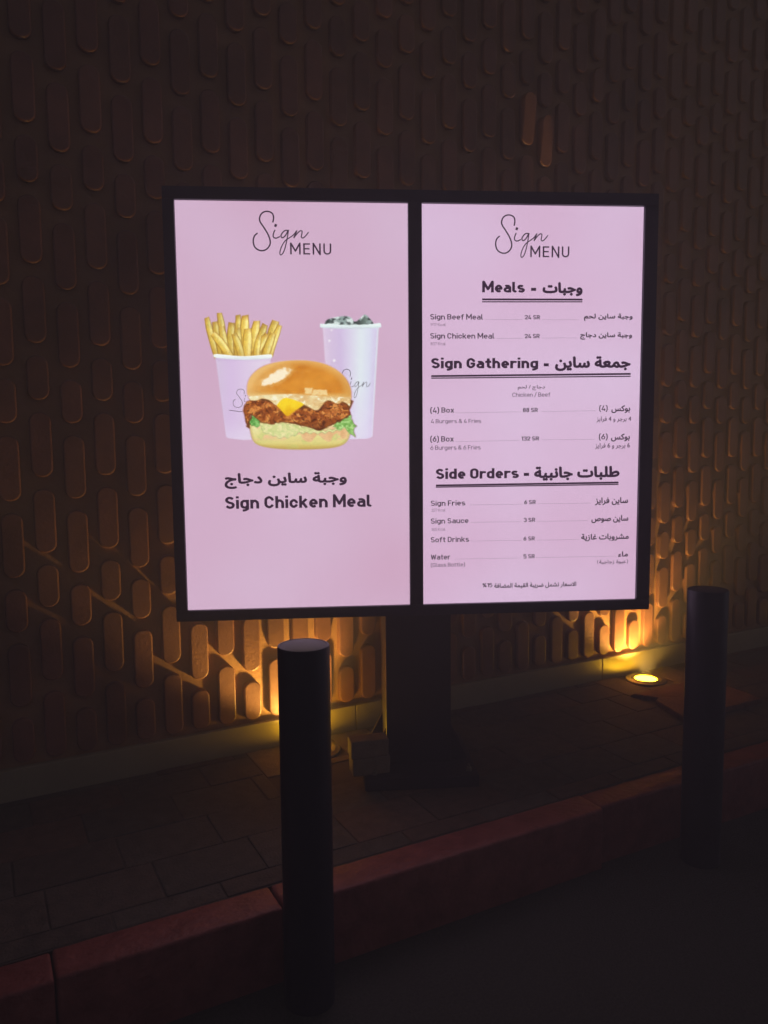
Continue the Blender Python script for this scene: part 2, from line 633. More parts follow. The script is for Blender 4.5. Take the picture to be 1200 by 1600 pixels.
def glyph(c, h):
    """engineering-style monoline letter on cap height 1; returns strokes and width"""
    X, r = .73, .24
    w = .54 + h * .35
    l, rr_ = h, w - h
    def bowl(y0, y1, x0=None, x1=None): return rrect(l if x0 is None else x0, y0, rr_ if x1 is None else x1, y1, r)
    W_ = .60 + h * .35
    R_ = W_ - h
    T = 1 - h
    if c == ' ': return [], .20
    if c == 'i': return [[(h, 0), (h, X)], [(h, .845), (h, .845 + max(.13, 1.9 * h))]], 2 * h
    if c == 'l': return [[(h, 1), (h, .2), *arc(h + .14, .14 + h, .14, .14, 180, 270, 5), (h + .17, h)]], h + .2
    if c == 'n': return [[(l, 0), (l, X)], [(l, X - h - r), *arc(l + r, X - h - r, r, r, 180, 90, 6), *arc(rr_ - r, X - h - r, r, r, 90, 0, 6), (rr_, 0)]], w
    if c == 'h': return [[(l, 0), (l, 1)], [(l, X - h - r), *arc(l + r, X - h - r, r, r, 180, 90, 6), *arc(rr_ - r, X - h - r, r, r, 90, 0, 6), (rr_, 0)]], w
    if c == 'u': return [[(rr_, 0), (rr_, X)], [(rr_, h + r), *arc(rr_ - r, h + r, r, r, 0, -90, 6), *arc(l + r, h + r, r, r, 270, 180, 6), (l, X)]], w
    if c == 'r': return [[(l, 0), (l, X)], [(l, X - h - .2), *arc(l + .22, X - h - .22, .22, .22, 180, 70, 6), (l + .33, X - h - .02)]], .36 + h
    if c == 't': return [[(.12 + h, .96), (.12 + h, .2), *arc(.12 + h + .14, .14 + h, .14, .14, 180, 270, 5), (.33 + h, h)], [(0, X - h), (.34 + h, X - h)]], .34 + h
    if c == 'f': return [[(.12 + h, 0), (.12 + h, .8), *arc(.12 + h + .15, .85 - h, .15, .15, 180, 90, 5), (.36 + h, 1 - h)], [(0, X - h), (.33 + h, X - h)]], .36 + h
    if c == 'o': return [bowl(h, X - h)], w
    if c == 'd': return [bowl(h, X - h), [(rr_, 0), (rr_, 1)]], w
    if c == 'b': return [bowl(h, X - h), [(l, 0), (l, 1)]], w
    if c == 'g': return [bowl(h, X - h), [(rr_, X), (rr_, -.02), *arc(rr_ - r, -.23 + h + .22 - .0, r, .22, 0, -90, 6), (l + .06, -.23 + h)]], w
    if c == 'c': return [[(rr_, X - h - .2), *arc(rr_ - r, X - h - r, r, r, 15, 90, 5), *arc(l + r, X - h - r, r, r, 90, 180, 6), *arc(l + r, h + r, r, r, 180, 270, 6), *arc(rr_ - r, h + r, r, r, 270, 345, 5)]], w - .02
    if c == 'e': return [[(l, X / 2 - .01), (rr_, X / 2 - .01), *arc(rr_ - r, X - h - r, r, r, 0, 90, 6), *arc(l + r, X - h - r, r, r, 90, 180, 6), *arc(l + r, h + r, r, r, 180, 270, 6), (rr_ - r, h), (rr_ - .04, h + .05)]], w
    if c == 'a': return [[(l + .03, X - h - .03), (l + .1, X - h), *arc(rr_ - r * .8, X - h - r * .8, r * .8, r * .8, 90, 0, 6), (rr_, 0)], [(rr_, .42), (l + .17, .42), *arc(l + .16, .42 - (.42 - h) / 2, .16, (.42 - h) / 2, 90, 270, 8), (rr_ - .12, h), (rr_, h + .10)]], w - .01
    if c == 's': return [[(rr_ - .05, X - h - .05), (rr_ - .15, X - h), (l + .17, X - h), *arc(l + .165, X * .5 + .01 + (X / 2 - h) / 2, .165, (X / 2 - h) / 2, 90, 255, 7), (rr_ - .17, X * .5 - .02), *arc(rr_ - .165, h + (X / 2 - h) / 2 - .005, .165, (X / 2 - h) / 2, 80, -90, 7), (l + .14, h), (l + .01, h + .06)]], w - .02
    if c == 'k': return [[(l, 0), (l, 1)], [(rr_ + .0, X), (l + .02, .30)], [(l + .15, .42), (rr_ + .02, 0)]], w
    if c == 'x': return [[(h * .9, 0), (w - h * .9, X)], [(h * .9, X), (w - h * .9, 0)]], w
    if c == 'M': return [[(h, 0), (h, 1), (.38 + h / 2, .30), (.76, 1), (.76, 0)]], .76 + h
    if c == 'N': return [[(h, 0), (h, 1), (R_ + .02, 0), (R_ + .02, 1)]], W_ + .02
    if c == 'E': return [[(h, 0), (h, 1)], [(h, T), (.53, T)], [(h, .51), (.49, .51)], [(h, h), (.53, h)]], .53
    if c == 'F': return [[(h, 0), (h, 1)], [(h, T), (.53, T)], [(h, .48), (.48, .48)]], .52
    if c == 'U': return [[(h, 1), (h, h + .26), *arc(h + .26, h + .26, .26, .26, 180, 270, 6), *arc(R_ - .26, h + .26, .26, .26, 270, 360, 6), (R_, 1)]], W_
    if c == 'B': return [[(h, h), (h, T), *arc(R_ - .24, .75 - h / 2 + .0, .22, .25 - h / 2, 90, -90, 8), (h, .5), (R_ - .24, .5), *arc(R_ - .25, .25 + h / 2, .25, .25 - h / 2, 90, -90, 8), (h, h), (h, .2)]], W_
    if c == 'D': return [[(h, h), (h, T), *arc(R_ - .28, T - .28, .28, .28, 90, 0, 6), *arc(R_ - .28, h + .28, .28, .28, 0, -90, 6), (h, h), (h, .2)]], W_ + .02
    if c == 'O': return [rrect(h, h, R_, T, .27)], W_
    if c == 'C': return [[(R_, T - .24), *arc(R_ - .26, T - .26, .26, .26, 15, 90, 5), *arc(h + .26, T - .26, .26, .26, 90, 180, 6), *arc(h + .26, h + .26, .26, .26, 180, 270, 6), *arc(R_ - .26, h + .26, .26, .26, 270, 345, 5)]], W_
    if c == 'G': return [[(R_, T - .24), *arc(R_ - .26, T - .26, .26, .26, 15, 90, 5), *arc(h + .26, T - .26, .26, .26, 90, 180, 6), *arc(h + .26, h + .26, .26, .26, 180, 270, 6), *arc(R_ - .26, h + .26, .26, .26, 270, 360, 6), (R_, .46), (R_ - .24, .46)]], W_
    if c == 'S': return [[(R_ - .03, T - .10), *arc(R_ - .24, T - .22, .22, .22, 45, 90, 3), *arc(h + .23, T - (T - .52) / 2, .22, (T - .52) / 2, 90, 250, 8), (R_ - .23, .49), *arc(R_ - .23, h + (.50 - h) / 2 - .005, .23, (.50 - h) / 2, 78, -90, 8), *arc(h + .24, h + .22, .22, .22, 270, 225, 3), (h, h + .13)]], W_
    if c == 'R': return [[(h, 0), (h, T), *arc(R_ - .25, T - (T - .45) / 2, .25, (T - .45) / 2, 90, -90, 8), (h, .45)], [(.36, .45), (R_, 0)]], W_
    if c == 'K': return [[(h, 0), (h, 1)], [(R_, 1), (h + .02, .36)], [(h + .16, .52), (R_ + .03, 0)]], W_ + .02
    if c == 'W': return [[(h, 1), (.24, h), (.45, .85), (.66, h), (.9 - h, 1)]], .9
    if c == '(': return [[(.26, 1.08), (.12, .9), (h, .62), (h, .25), (.12, -.02), (.26, -.2)]], .28
    if c == ')': return [[(.02, 1.08), (.16, .9), (.28 - h, .62), (.28 - h, .25), (.16, -.02), (.02, -.2)]], .28
    if c == '/': return [[(.0, -.12), (.36, 1.08)]], .38
    if c == '-': return [[(.02, .40), (.38, .40)]], .40
    if c == '&': return [[(.66, 0), (.17, .68), (.15, .85), *arc(.31, .82, .15, .15, 170, 0, 6), (.44, .72), (.14, .47), *arc(.27, h + .22, .24, .21, 140, 290, 7), (.50, .16), (.62, .45)]], .68
    if c == '%': return [rrect(h, .58, .28, T, .12), rrect(.5, h, .78 - h, .42, .12), [(.16, 0), (.62, 1)]], .78
    if c == '1': return [[(.05, .78), (.30, 1 - h), (.30, 0)]], .36
    if c == '2': return [[(h, T - .2), *arc(.28, T - .25, .25, .25, 165, 0, 8), (.50, .58), (h, h), (.56, h)]], .56
    if c == '3': return [[(h, T - .14), *arc(.28, T - .22, .23, .22, 150, -80, 9)], [(.22, .53), *arc(.28, .29, .26, .26 - h * .2, 80, -150, 9)]], .56
    if c == '4': return [[(.46, 0), (.46, .45)], [(.34, 1), (h, .22), (.60, .22)]], .60
    if c == '5': return [[(.53, T), (.10, T), (.08, .52), (.25, .62), *arc(.29, .33, .25, .29, 80, -150, 9)]], .56
    if c == '6': return [rrect(h, h, .58 - h, .60, .25), [(.40, 1), (h + .02, .42)]], .58
    if c == '7': return [[(h, T - .14), (h, T), (.53, T), (.2, 0)]], .55
    if c == '8': return [rrect(h + .03, .52, .55 - h, T, .22), rrect(h, h, .58 - h, .52, .24)], .58
    if c == '9': return [rrect(h, .40, .58 - h, T, .25), [(.18, 0), (.56 - h, .58)]], .58
    return [], .3

def latin(s, weight, track=None):
    if track is None: track = .13 - .27 * weight
    V, Fc, x = [], [], 0.
    h = weight / 2
    for i, c in enumerate(s):
        st, wd = glyph(c, h)
        for p in st:
            v, f = stroke([(px + x, py) for px, py in p], h)
            b = len(V)
            V += v
            Fc += [tuple(b + k for k in q) for q in f]
        x += wd + (track if c != ' ' else .06)
    V = np.array(V)
    return V, Fc

AR = {'ا': (0xFE8D, 0xFE8E, 0, 0), 'ب': (0xFE8F, 0xFE90, 0xFE91, 0xFE92), 'ة': (0xFE93, 0xFE94, 0, 0), 'ت': (0xFE95, 0xFE96, 0xFE97, 0xFE98),
      'ج': (0xFE9D, 0xFE9E, 0xFE9F, 0xFEA0), 'ح': (0xFEA1, 0xFEA2, 0xFEA3, 0xFEA4), 'د': (0xFEA9, 0xFEAA, 0, 0), 'ر': (0xFEAD, 0xFEAE, 0, 0),
      'ز': (0xFEAF, 0xFEB0, 0, 0), 'س': (0xFEB1, 0xFEB2, 0xFEB3, 0xFEB4), 'ش': (0xFEB5, 0xFEB6, 0xFEB7, 0xFEB8), 'ص': (0xFEB9, 0xFEBA, 0xFEBB, 0xFEBC),
      'ض': (0xFEBD, 0xFEBE, 0xFEBF, 0xFEC0), 'ط': (0xFEC1, 0xFEC2, 0xFEC3, 0xFEC4), 'ع': (0xFEC9, 0xFECA, 0xFECB, 0xFECC), 'غ': (0xFECD, 0xFECE, 0xFECF, 0xFED0),
      'ف': (0xFED1, 0xFED2, 0xFED3, 0xFED4), 'ق': (0xFED5, 0xFED6, 0xFED7, 0xFED8), 'ك': (0xFED9, 0xFEDA, 0xFEDB, 0xFEDC), 'ل': (0xFEDD, 0xFEDE, 0xFEDF, 0xFEE0),
      'م': (0xFEE1, 0xFEE2, 0xFEE3, 0xFEE4), 'ن': (0xFEE5, 0xFEE6, 0xFEE7, 0xFEE8), 'و': (0xFEED, 0xFEEE, 0, 0), 'ي': (0xFEF1, 0xFEF2, 0xFEF3, 0xFEF4),
      'ء': (0xFE80, 0, 0, 0), '\ufefb': (0xFEFB, 0xFEFC, 0, 0), 'ـ': (0x640, 0x640, 0x640, 0x640)}
def shape(s):
    s = s.replace('لا', '\ufefb')
    out = []
    for i, ch in enumerate(s):
        if ch not in AR: out.append(ch); continue
        pj = i > 0 and s[i - 1] in AR and AR[s[i - 1]][2] and AR[ch][1]
        nj = AR[ch][2] and i + 1 < len(s) and s[i + 1] in AR and AR[s[i + 1]][1]
        out.append(chr(AR[ch][3 if pj and nj else 1 if pj else 2 if nj else 0]))
    return ''.join(reversed(out))

def arabic(vis):
    cu = bpy.data.curves.new('tmp', 'FONT')
    cu.body = vis
    cu.fill_mode = 'NONE'
    cu.resolution_u = 4
    o = bpy.data.objects.new('tmp', cu)
    C.objects.link(o)
    dg = bpy.context.evaluated_depsgraph_get()
    dg.update()
    me = bpy.data.meshes.new_from_object(o.evaluated_get(dg))
    V = np.array([v.co[:2] for v in me.vertices])
    E = np.array([tuple(e.vertices) for e in me.edges])
    bpy.data.objects.remove(o)
    bpy.data.curves.remove(cu)
    bpy.data.meshes.remove(me)
    # the outlines overlap themselves: fill them by the winding rule, in thin horizontal slices
    P0, P1 = V[E[:, 0]], V[E[:, 1]]
    y0, y1 = V[:, 1].min(), V[:, 1].max()
    n = 72
    dy = (y1 - y0) / n
    QV, QF = [], []
    for k in range(n):
        y = y0 + (k + .5) * dy
        upw = (P0[:, 1] <= y) & (P1[:, 1] > y)
        dnw = (P1[:, 1] <= y) & (P0[:, 1] > y)
        m = upw | dnw
        if not m.any(): continue
        t = (y - P0[m, 1]) / (P1[m, 1] - P0[m, 1])
        xs = P0[m, 0] + t * (P1[m, 0] - P0[m, 0])
        ds = np.where(upw[m], 1, -1)
        wn, xa = 0, 0.
        for i in np.argsort(xs):
            if wn == 0: xa = xs[i]
            wn += ds[i]
            if wn == 0 and xs[i] - xa > 1e-4:
                b = len(QV)
                QV += [(xa, y - dy / 2), (xs[i], y - dy / 2), (xs[i], y + dy / 2), (xa, y + dy / 2)]
                QF.append((b, b + 1, b + 2, b + 3))
    return np.array(QV), QF

def put(name, V, Fc, scr, m, y=YT):
    """V: screen coordinates (a, b)"""
    return link(name, [bl(a, b, y) for a, b in V], Fc, m, scr)

def fit(V, x0, x1, ytop, ybot, vtop=None, vbot=None):
    """photo-measured extents -> screen coordinates"""
    um = (x0 + x1) / 2
    a0, a1 = px2scr(x0, (ytop + ybot) / 2)[0], px2scr(x1, (ytop + ybot) / 2)[0]
    b0, b1 = px2scr(um, ytop)[1], px2scr(um, ybot)[1]
    vt = V[:, 1].max() if vtop is None else vtop
    vb = V[:, 1].min() if vbot is None else vbot
    xa, xb = V[:, 0].min(), V[:, 0].max()
    out = np.empty_like(V)
    out[:, 0] = a0 + (V[:, 0] - xa) / (xb - xa) * (a1 - a0)
    out[:, 1] = b0 + (V[:, 1] - vt) / (vb - vt) * (b1 - b0)
    return out

def write(items, name, scr, m, label=None):
    """items of one line of the menu: ('L', text, weight, x0, x1, cap_top, baseline) or ('A', text, embolden_m, x0, x1, ink_top, ink_bottom) or ('R', x0, y0, x1, y1, thickness_px) or ('D', ...)"""
    VV, FF, MI = [], [], []
    nd = any(i[0] == 'D' for i in items)
    def add(V, Fc):
        b = len(VV)
        MI.extend([1 if it[0] == 'D' else 0] * len(Fc))
        VV.extend([tuple(v) for v in V])
        FF.extend([tuple(b + k for k in f) for f in Fc])
    for it in items:
        if it[0] == 'L':
            V, Fc = latin(it[1], it[2])
            add(fit(V, *it[3:7], vtop=1, vbot=0), Fc)
        elif it[0] == 'A':
            V, Fc = arabic(it[1])
            e = it[2]
            P = fit(V, *it[3:7])
            if e == 0: add(P, Fc)
            else:
                mn, mxx = P.min(0), P.max(0)
                cc = (mn + mxx) / 2
                P = cc + (P - cc) * (1 - 2 * e / (mxx - mn))
                for k in range(8):
                    add(P + e * np.array([math.cos(math.pi * k / 4), math.sin(math.pi * k / 4)]), Fc)
        elif it[0] == 'R':
            _, x0, y0, x1, y1, th = it
            add([px2scr(x0, y0), px2scr(x0, y0 + th), px2scr(x1, y1 + th), px2scr(x1, y1)], [(0, 1, 2, 3)])
        elif it[0] == 'D':
            _, x0, y0, x1, y1 = it
            n = int((x1 - x0) / 3)
            for k in range(n):
                u = x0 + (x1 - x0) * k / n
                v = y0 + (y1 - y0) * k / n
                add([px2scr(u, v), px2scr(u, v + .7), px2scr(u + 1.5, v + .7), px2scr(u + 1.5, v)], [(0, 1, 2, 3)])
    o = put(name, VV, FF, scr, m)
    if nd:
        o.data.materials.append(M_INK3)
        o.data.polygons.foreach_set('material_index', MI)
    if label: o['label'] = label
    return o

def catmull(pts, n=7):
    P = [np.array(p, float) for p in pts]
    P = [2 * P[0] - P[1]] + P + [2 * P[-1] - P[-2]]
    out = []
    for i in range(1, len(P) - 2):
        for k in range(n):
            t = k / n
            out.append(.5 * ((2 * P[i]) + (-P[i - 1] + P[i + 1]) * t + (2 * P[i - 1] - 5 * P[i] + 4 * P[i + 1] - P[i + 2]) * t * t + (-P[i - 1] + 3 * P[i] - 3 * P[i + 1] + P[i + 2]) * t ** 3))
    out.append(P[-2])
    return out
SCRIPT = [  # the handwritten word, in a 0..1200 x 0..750 drawing
    ([(168, 332), (132, 366), (118, 430), (140, 500), (200, 536), (262, 528), (308, 480), (316, 420), (290, 345), (240, 262), (202, 205), (192, 160), (210, 110), (250, 82), (302, 80), (344, 106), (356, 155), (347, 207)], 6.5),
    ([(386, 228), (374, 258)], 11),
    ([(372, 294), (353, 345), (356, 380), (388, 391), (430, 372)], 5.5),
    ([(528, 302), (490, 302), (455, 335), (443, 368), (462, 386), (495, 360), (522, 312), (532, 298)], 5.5),
    ([(530, 300), (518, 380), (495, 490), (470, 560), (442, 588), (430, 562), (448, 495), (490, 425), (545, 385), (592, 350), (628, 302)], 4.8),
    ([(630, 300), (612, 345), (594, 387), (630, 340), (668, 306), (690, 312), (686, 350), (682, 380), (705, 388), (740, 355), (765, 322)], 5)]
def script(x0, x1, y0, y1, wk=1., clip=None):
    VV, FF = [], []
    for pts, h in SCRIPT:
        p = catmull(pts) if len(pts) > 2 else [np.array(q, float) for q in pts]
        q = [((u - 115) / 650, (v - 78) / 512) for u, v in p]
        q = [(x0 + a * (x1 - x0), y0 + b * (y1 - y0)) for a, b in q]
        hh = h * (x1 - x0) / 650 * wk
        if clip: q = [z for z in q if not clip(*z)]
        if len(q) < 2: continue
        v, f = stroke(q, hh)
        b = len(VV)
        VV += [px2scr(*z) for z in v]
        FF += [tuple(b + k for k in z) for z in f]
    return VV, FF

B1, B2, TH = .205, .15, .12       # stroke weights
def logo(scr, sx0, sx1, sy0, sy1, mx0, mx1, my0, my1):
    VV, FF = script(sx0, sx1, sy0, sy1, 1.3)
    V, Fc = latin('MENU', .125, .2)
    V = fit(V, mx0, mx1, my0, my1, 1, 0)
    b = len(VV)
    VV += [tuple(v) for v in V]
    FF += [tuple(b + k for k in f) for f in Fc]
    put('logo_lettering', VV, FF, scr, M_INK)
logo(scrL, 395.3, 482, 330.4, 398.7, 453.3, 517.6, 380.3, 397.8)
logo(scrR, 774, 856, 336, 402.5, 828.5, 889.5, 385, 402)

e1, e2, e3 = .0021, .0007, .0003
write([('A', shape('وجبة ساين دجاج'), .0018, 350.7, 542, 738, 763)], 'meal_caption', scrL, M_INK)
write([('L', 'Sign Chicken Meal', .19, 351.8, 580.6, 774.5, 793.5)], 'meal_caption', scrL, M_INK)

def z5(x, y): return 660 + x / 3.4286, 420 + y / 3.4286
def conv(oy):
    def f(kind, s, w_, x0, x1, y0, y1):
        k = 3.4286
        return (kind, s, w_, 660 + x0 / k, 660 + x1 / k, oy + y0 / k, oy + y1 / k)
    return f
def convd(oy):
    def f(kind, x0, y0, x1, y1, *r):
        k = 3.4286
        return (kind, 660 + x0 / k, oy + y0 / k, 660 + x1 / k, oy + y1 / k, *[q / k for q in r])
    return f
f, g = conv(420), convd(420)
write([f('L', 'Meals', B1, 320, 549, 70, 127), f('L', '-', .3, 582, 609, 78, 132), f('A', shape('وجبات'), e1, 643, 858, 72, 147),
       g('R', 320, 159, 857, 160, 10), g('R', 320, 174, 857, 174, 6)], 'section_heading', scrR, M_INK)
def row(lab, items): write(items, 'menu_row', scrR, M_INK, lab)
row('row for the beef meal', [f('L', 'Sign Beef Meal', B2, 42, 325, 243, 272), f('L', '24 SR', .17, 547, 630, 248, 271), f('A', shape('وجبة ساين لحم'), e2, 865, 1126, 240, 280), g('D', 340, 270, 540, 271), g('D', 642, 272, 842, 272)])
row('row for the chicken meal', [f('L', 'Sign Chicken Meal', B2, 42, 386, 345, 374), f('L', '24 SR', .17, 547, 628, 349, 372), f('A', shape('وجبة ساين دجاج'), e2, 845, 1123, 340, 380), g('D', 400, 372, 538, 371), g('D', 640, 370, 830, 369)])
write([f('L', '917 Kcal', TH, 44, 125, 291, 307)], 'calorie_note', scrR, M_INK3)
write([f('L', '837 Kcal', TH, 44, 124, 393, 410)], 'calorie_note', scrR, M_INK3)
write([f('L', 'Sign Gathering', B1, 47, 620, 478, 533), f('L', '-', .3, 650, 677, 482, 536), f('A', shape('جمعة ساين'), e1, 710, 1115, 468, 548),
       g('R', 47, 570, 1115, 558, 10), g('R', 47, 583, 1115, 573, 6)], 'section_heading', scrR, M_INK)
f, g = conv(590), convd(590)
write([f('A', shape('دجاج / لحم'), e3, 510, 656, 40, 68), f('L', 'Chicken / Beef', TH, 482, 685, 80, 103)], 'section_note', scrR, M_INK2)
row('row for the box of four', [f('L', '(4) Box', B2, 42, 170, 160, 188), f('L', '88 SR', .17, 538, 618, 162, 185), f('L', '(4)', B2, 947, 992, 150, 178), f('A', shape('بوكس'), e2, 1012, 1113, 148, 190), g('D', 178, 188, 530, 182), g('D', 640, 181, 930, 176)])
row('row for the box of six', [f('L', '(6) Box', B2, 42, 168, 314, 343), f('L', '132 SR', .17, 529, 625, 315, 337), f('L', '(6)', B2, 945, 992, 302, 331), f('A', shape('بوكس'), e2, 1010, 1111, 300, 342), g('D', 178, 342, 520, 335), g('D', 640, 332, 925, 330)])
write([f('L', '4 Burgers & 4 Fries', TH, 46, 315, 222, 244), f('A', shape('4 برجر و 4 فرايز'), e3, 932, 1118, 208, 240)], 'portion_note', scrR, M_INK2)
write([f('L', '6 Burgers & 6 Fries', TH, 43, 312, 363, 386), f('A', shape('6 برجر و 6 فرايز'), e3, 925, 1111, 350, 383)], 'portion_note', scrR, M_INK2)
write([f('L', 'Side Orders', B1, 72, 517, 486, 541), f('L', '-', .3, 543, 571, 486, 540), f('A', shape('طلبات جانبية'), e1, 598, 1056, 474, 550),
       g('R', 72, 573, 1050, 557, 10), g('R', 72, 584, 1050, 569, 6)], 'section_heading', scrR, M_INK)
f, g = conv(760), convd(760)
row('row for fries', [f('L', 'Sign Fries', B2, 45, 230, 75, 103), f('L', '6 SR', .17, 545, 607, 73, 95), f('A', shape('ساين فرايز'), e2, 925, 1101, 58, 100), g('D', 260, 98, 535, 94), g('D', 620, 92, 905, 88)])
row('row for sauce', [f('L', 'Sign Sauce', B2, 45, 247, 170, 198), f('L', '3 SR', .17, 542, 604, 168, 190), f('A', shape('ساين صوص'), e2, 905, 1103, 154, 195), g('D', 262, 191, 535, 188), g('D', 615, 186, 890, 182)])
row('row for soft drinks', [f('L', 'Soft Drinks', B2, 45, 250, 270, 298), f('L', '6 SR', .17, 541, 602, 268, 290), f('A', shape('مشروبات غازية'), e2, 850, 1105, 252, 293), g('D', 262, 291, 535, 288), g('D', 615, 287, 840, 282)])
row('row for water', [f('L', 'Water', B2, 45, 150, 364, 392), f('L', '5 SR', .17, 541, 602, 363, 385), f('A', shape('ماء'), e2, 1048, 1101, 348, 378), g('D', 175, 388, 530, 382), g('D', 610, 380, 1040, 372)])
write([f('L', '327 Kcal', TH, 48, 123, 119, 135)], 'calorie_note', scrR, M_INK3)
write([f('L', '165 Kcal', TH, 48, 123, 222, 238)], 'calorie_note', scrR, M_INK3)
write([f('L', '(Glass Bottle)', TH, 45, 228, 409, 430), f('L', '(', TH, 936, 943, 396, 412), f('A', shape('عبوة زجاجية'), e3, 946, 1090, 392, 418), f('L', ')', TH, 1094, 1101, 392, 410)], 'portion_note', scrR, M_INK2)
write([f('L', '%15', .16, 322, 375, 518, 540), f('A', shape('الاسعار تشمل ضريبة القيمة المضافة'), e3 * 1.6, 384, 824, 514, 546)], 'tax_note', scrR, M_INK)

# ------------------------------------------------------------------ the pictures shown on the left screen
BGC = np.array((211, 177, 203)) / 255.
def vnoise(x, y, seed=0):
    xi, yi = np.floor(x).astype(int), np.floor(y).astype(int)
    fx, fy = x - xi, y - yi
    fx, fy = fx * fx * (3 - 2 * fx), fy * fy * (3 - 2 * fy)
    def hsh(a, b):
        v = np.sin(a * 127.1 + b * 311.7 + seed * 74.7) * 43758.5453
        return v - np.floor(v)
    return (hsh(xi, yi) * (1 - fx) + hsh(xi + 1, yi) * fx) * (1 - fy) + (hsh(xi, yi + 1) * (1 - fx) + hsh(xi + 1, yi + 1) * fx) * fy
def fbm(x, y, o=4, seed=0):
    s, a, t = 0, .5, 0
    for i in range(o):
        s = s + a * vnoise(x * 2 ** i, y * 2 ** i, seed + i); t += a; a *= .5
    return s / t
def sdpoly(x, y, P):
    """signed distance to a polygon (negative inside)"""
    P = np.array(P, float)
    d = np.full(x.shape, 1e9)
    s = np.ones(x.shape)
    n = len(P)
    for i in range(n):
        a, b = P[i], P[i - 1]
        ex, ey = b[0] - a[0], b[1] - a[1]
        wx, wy = x - a[0], y - a[1]
        t = np.clip((wx * ex + wy * ey) / (ex * ex + ey * ey + 1e-12), 0, 1)
        d = np.minimum(d, (wx - ex * t) ** 2 + (wy - ey * t) ** 2)
        c1, c2, c3 = y >= a[1], y < b[1], ex * wy > ey * wx
        fl = (c1 & c2 & c3) | (~c1 & ~c2 & ~c3)
        s = np.where(fl, -s, s)
    return s * np.sqrt(d)
def smooth(P, n=5): 
    q = catmull(list(P) + [P[0]], n)
    return q[:-1]
class Paint:
    """a small raster in the picture's own drawing units, shown on the screen as a fine flat mesh"""
    def __init__(s, x0, y0, x1, y1, step):
        s.xs, s.ys = np.arange(x0, x1, step), np.arange(y0, y1, step)
        s.x, s.y = np.meshgrid(s.xs, s.ys)
        s.c = np.zeros(s.x.shape + (3,)); s.c[:] = BGC
        s.a = np.zeros(s.x.shape)
    def over(s, d, col, soft=3.):
        """d: signed distance; col: (3,) or array, 0..255"""
        a = np.clip(.5 - d / (2 * soft), 0, 1)
        col = np.asarray(col, float) / 255
        s.c = s.c * (1 - a[..., None]) + col * a[..., None]
        s.a = np.maximum(s.a, a)
    def blend(s, a, col):
        a = np.clip(a, 0, 1) * (s.a > .3)
        col = np.asarray(col, float) / 255
        s.c = s.c * (1 - a[..., None]) + col * a[..., None]
    def build(s, name, scr, y, to_px):
        idx = -np.ones(s.x.shape, int)
        keep = s.a > .02
        cell = keep[:-1, :-1] | keep[1:, :-1] | keep[:-1, 1:] | keep[1:, 1:]
        used = np.zeros(s.x.shape, bool)
        used[:-1, :-1] |= cell; used[1:, :-1] |= cell; used[:-1, 1:] |= cell; used[1:, 1:] |= cell
        jj, ii = np.nonzero(used)
        idx[jj, ii] = np.arange(len(jj))
        V = [bl(*px2scr(*to_px(s.x[j, i], s.y[j, i])), y) for j, i in zip(jj, ii)]
        cj, ci = np.nonzero(cell)
        Fc = np.stack([idx[cj, ci], idx[cj + 1, ci], idx[cj + 1, ci + 1], idx[cj, ci + 1]], 1)
        o = link(name, V, Fc.tolist(), M_PIC, scr)
        at = o.data.attributes.new('col', 'FLOAT_COLOR', 'POINT')
        lin = s2l(np.clip(s.c[jj, ii], 0, 1))
        at.data.foreach_set('color', np.concatenate([lin, np.ones((len(lin), 1))], 1).astype(np.float32).ravel())
        return o
def Z2(x, y): return 300 + x / 3.75, 460 + y / 3.75
def mixc(a, b, t): return np.asarray(a, float) * (1 - t[..., None]) + np.asarray(b, float) * t[..., None]

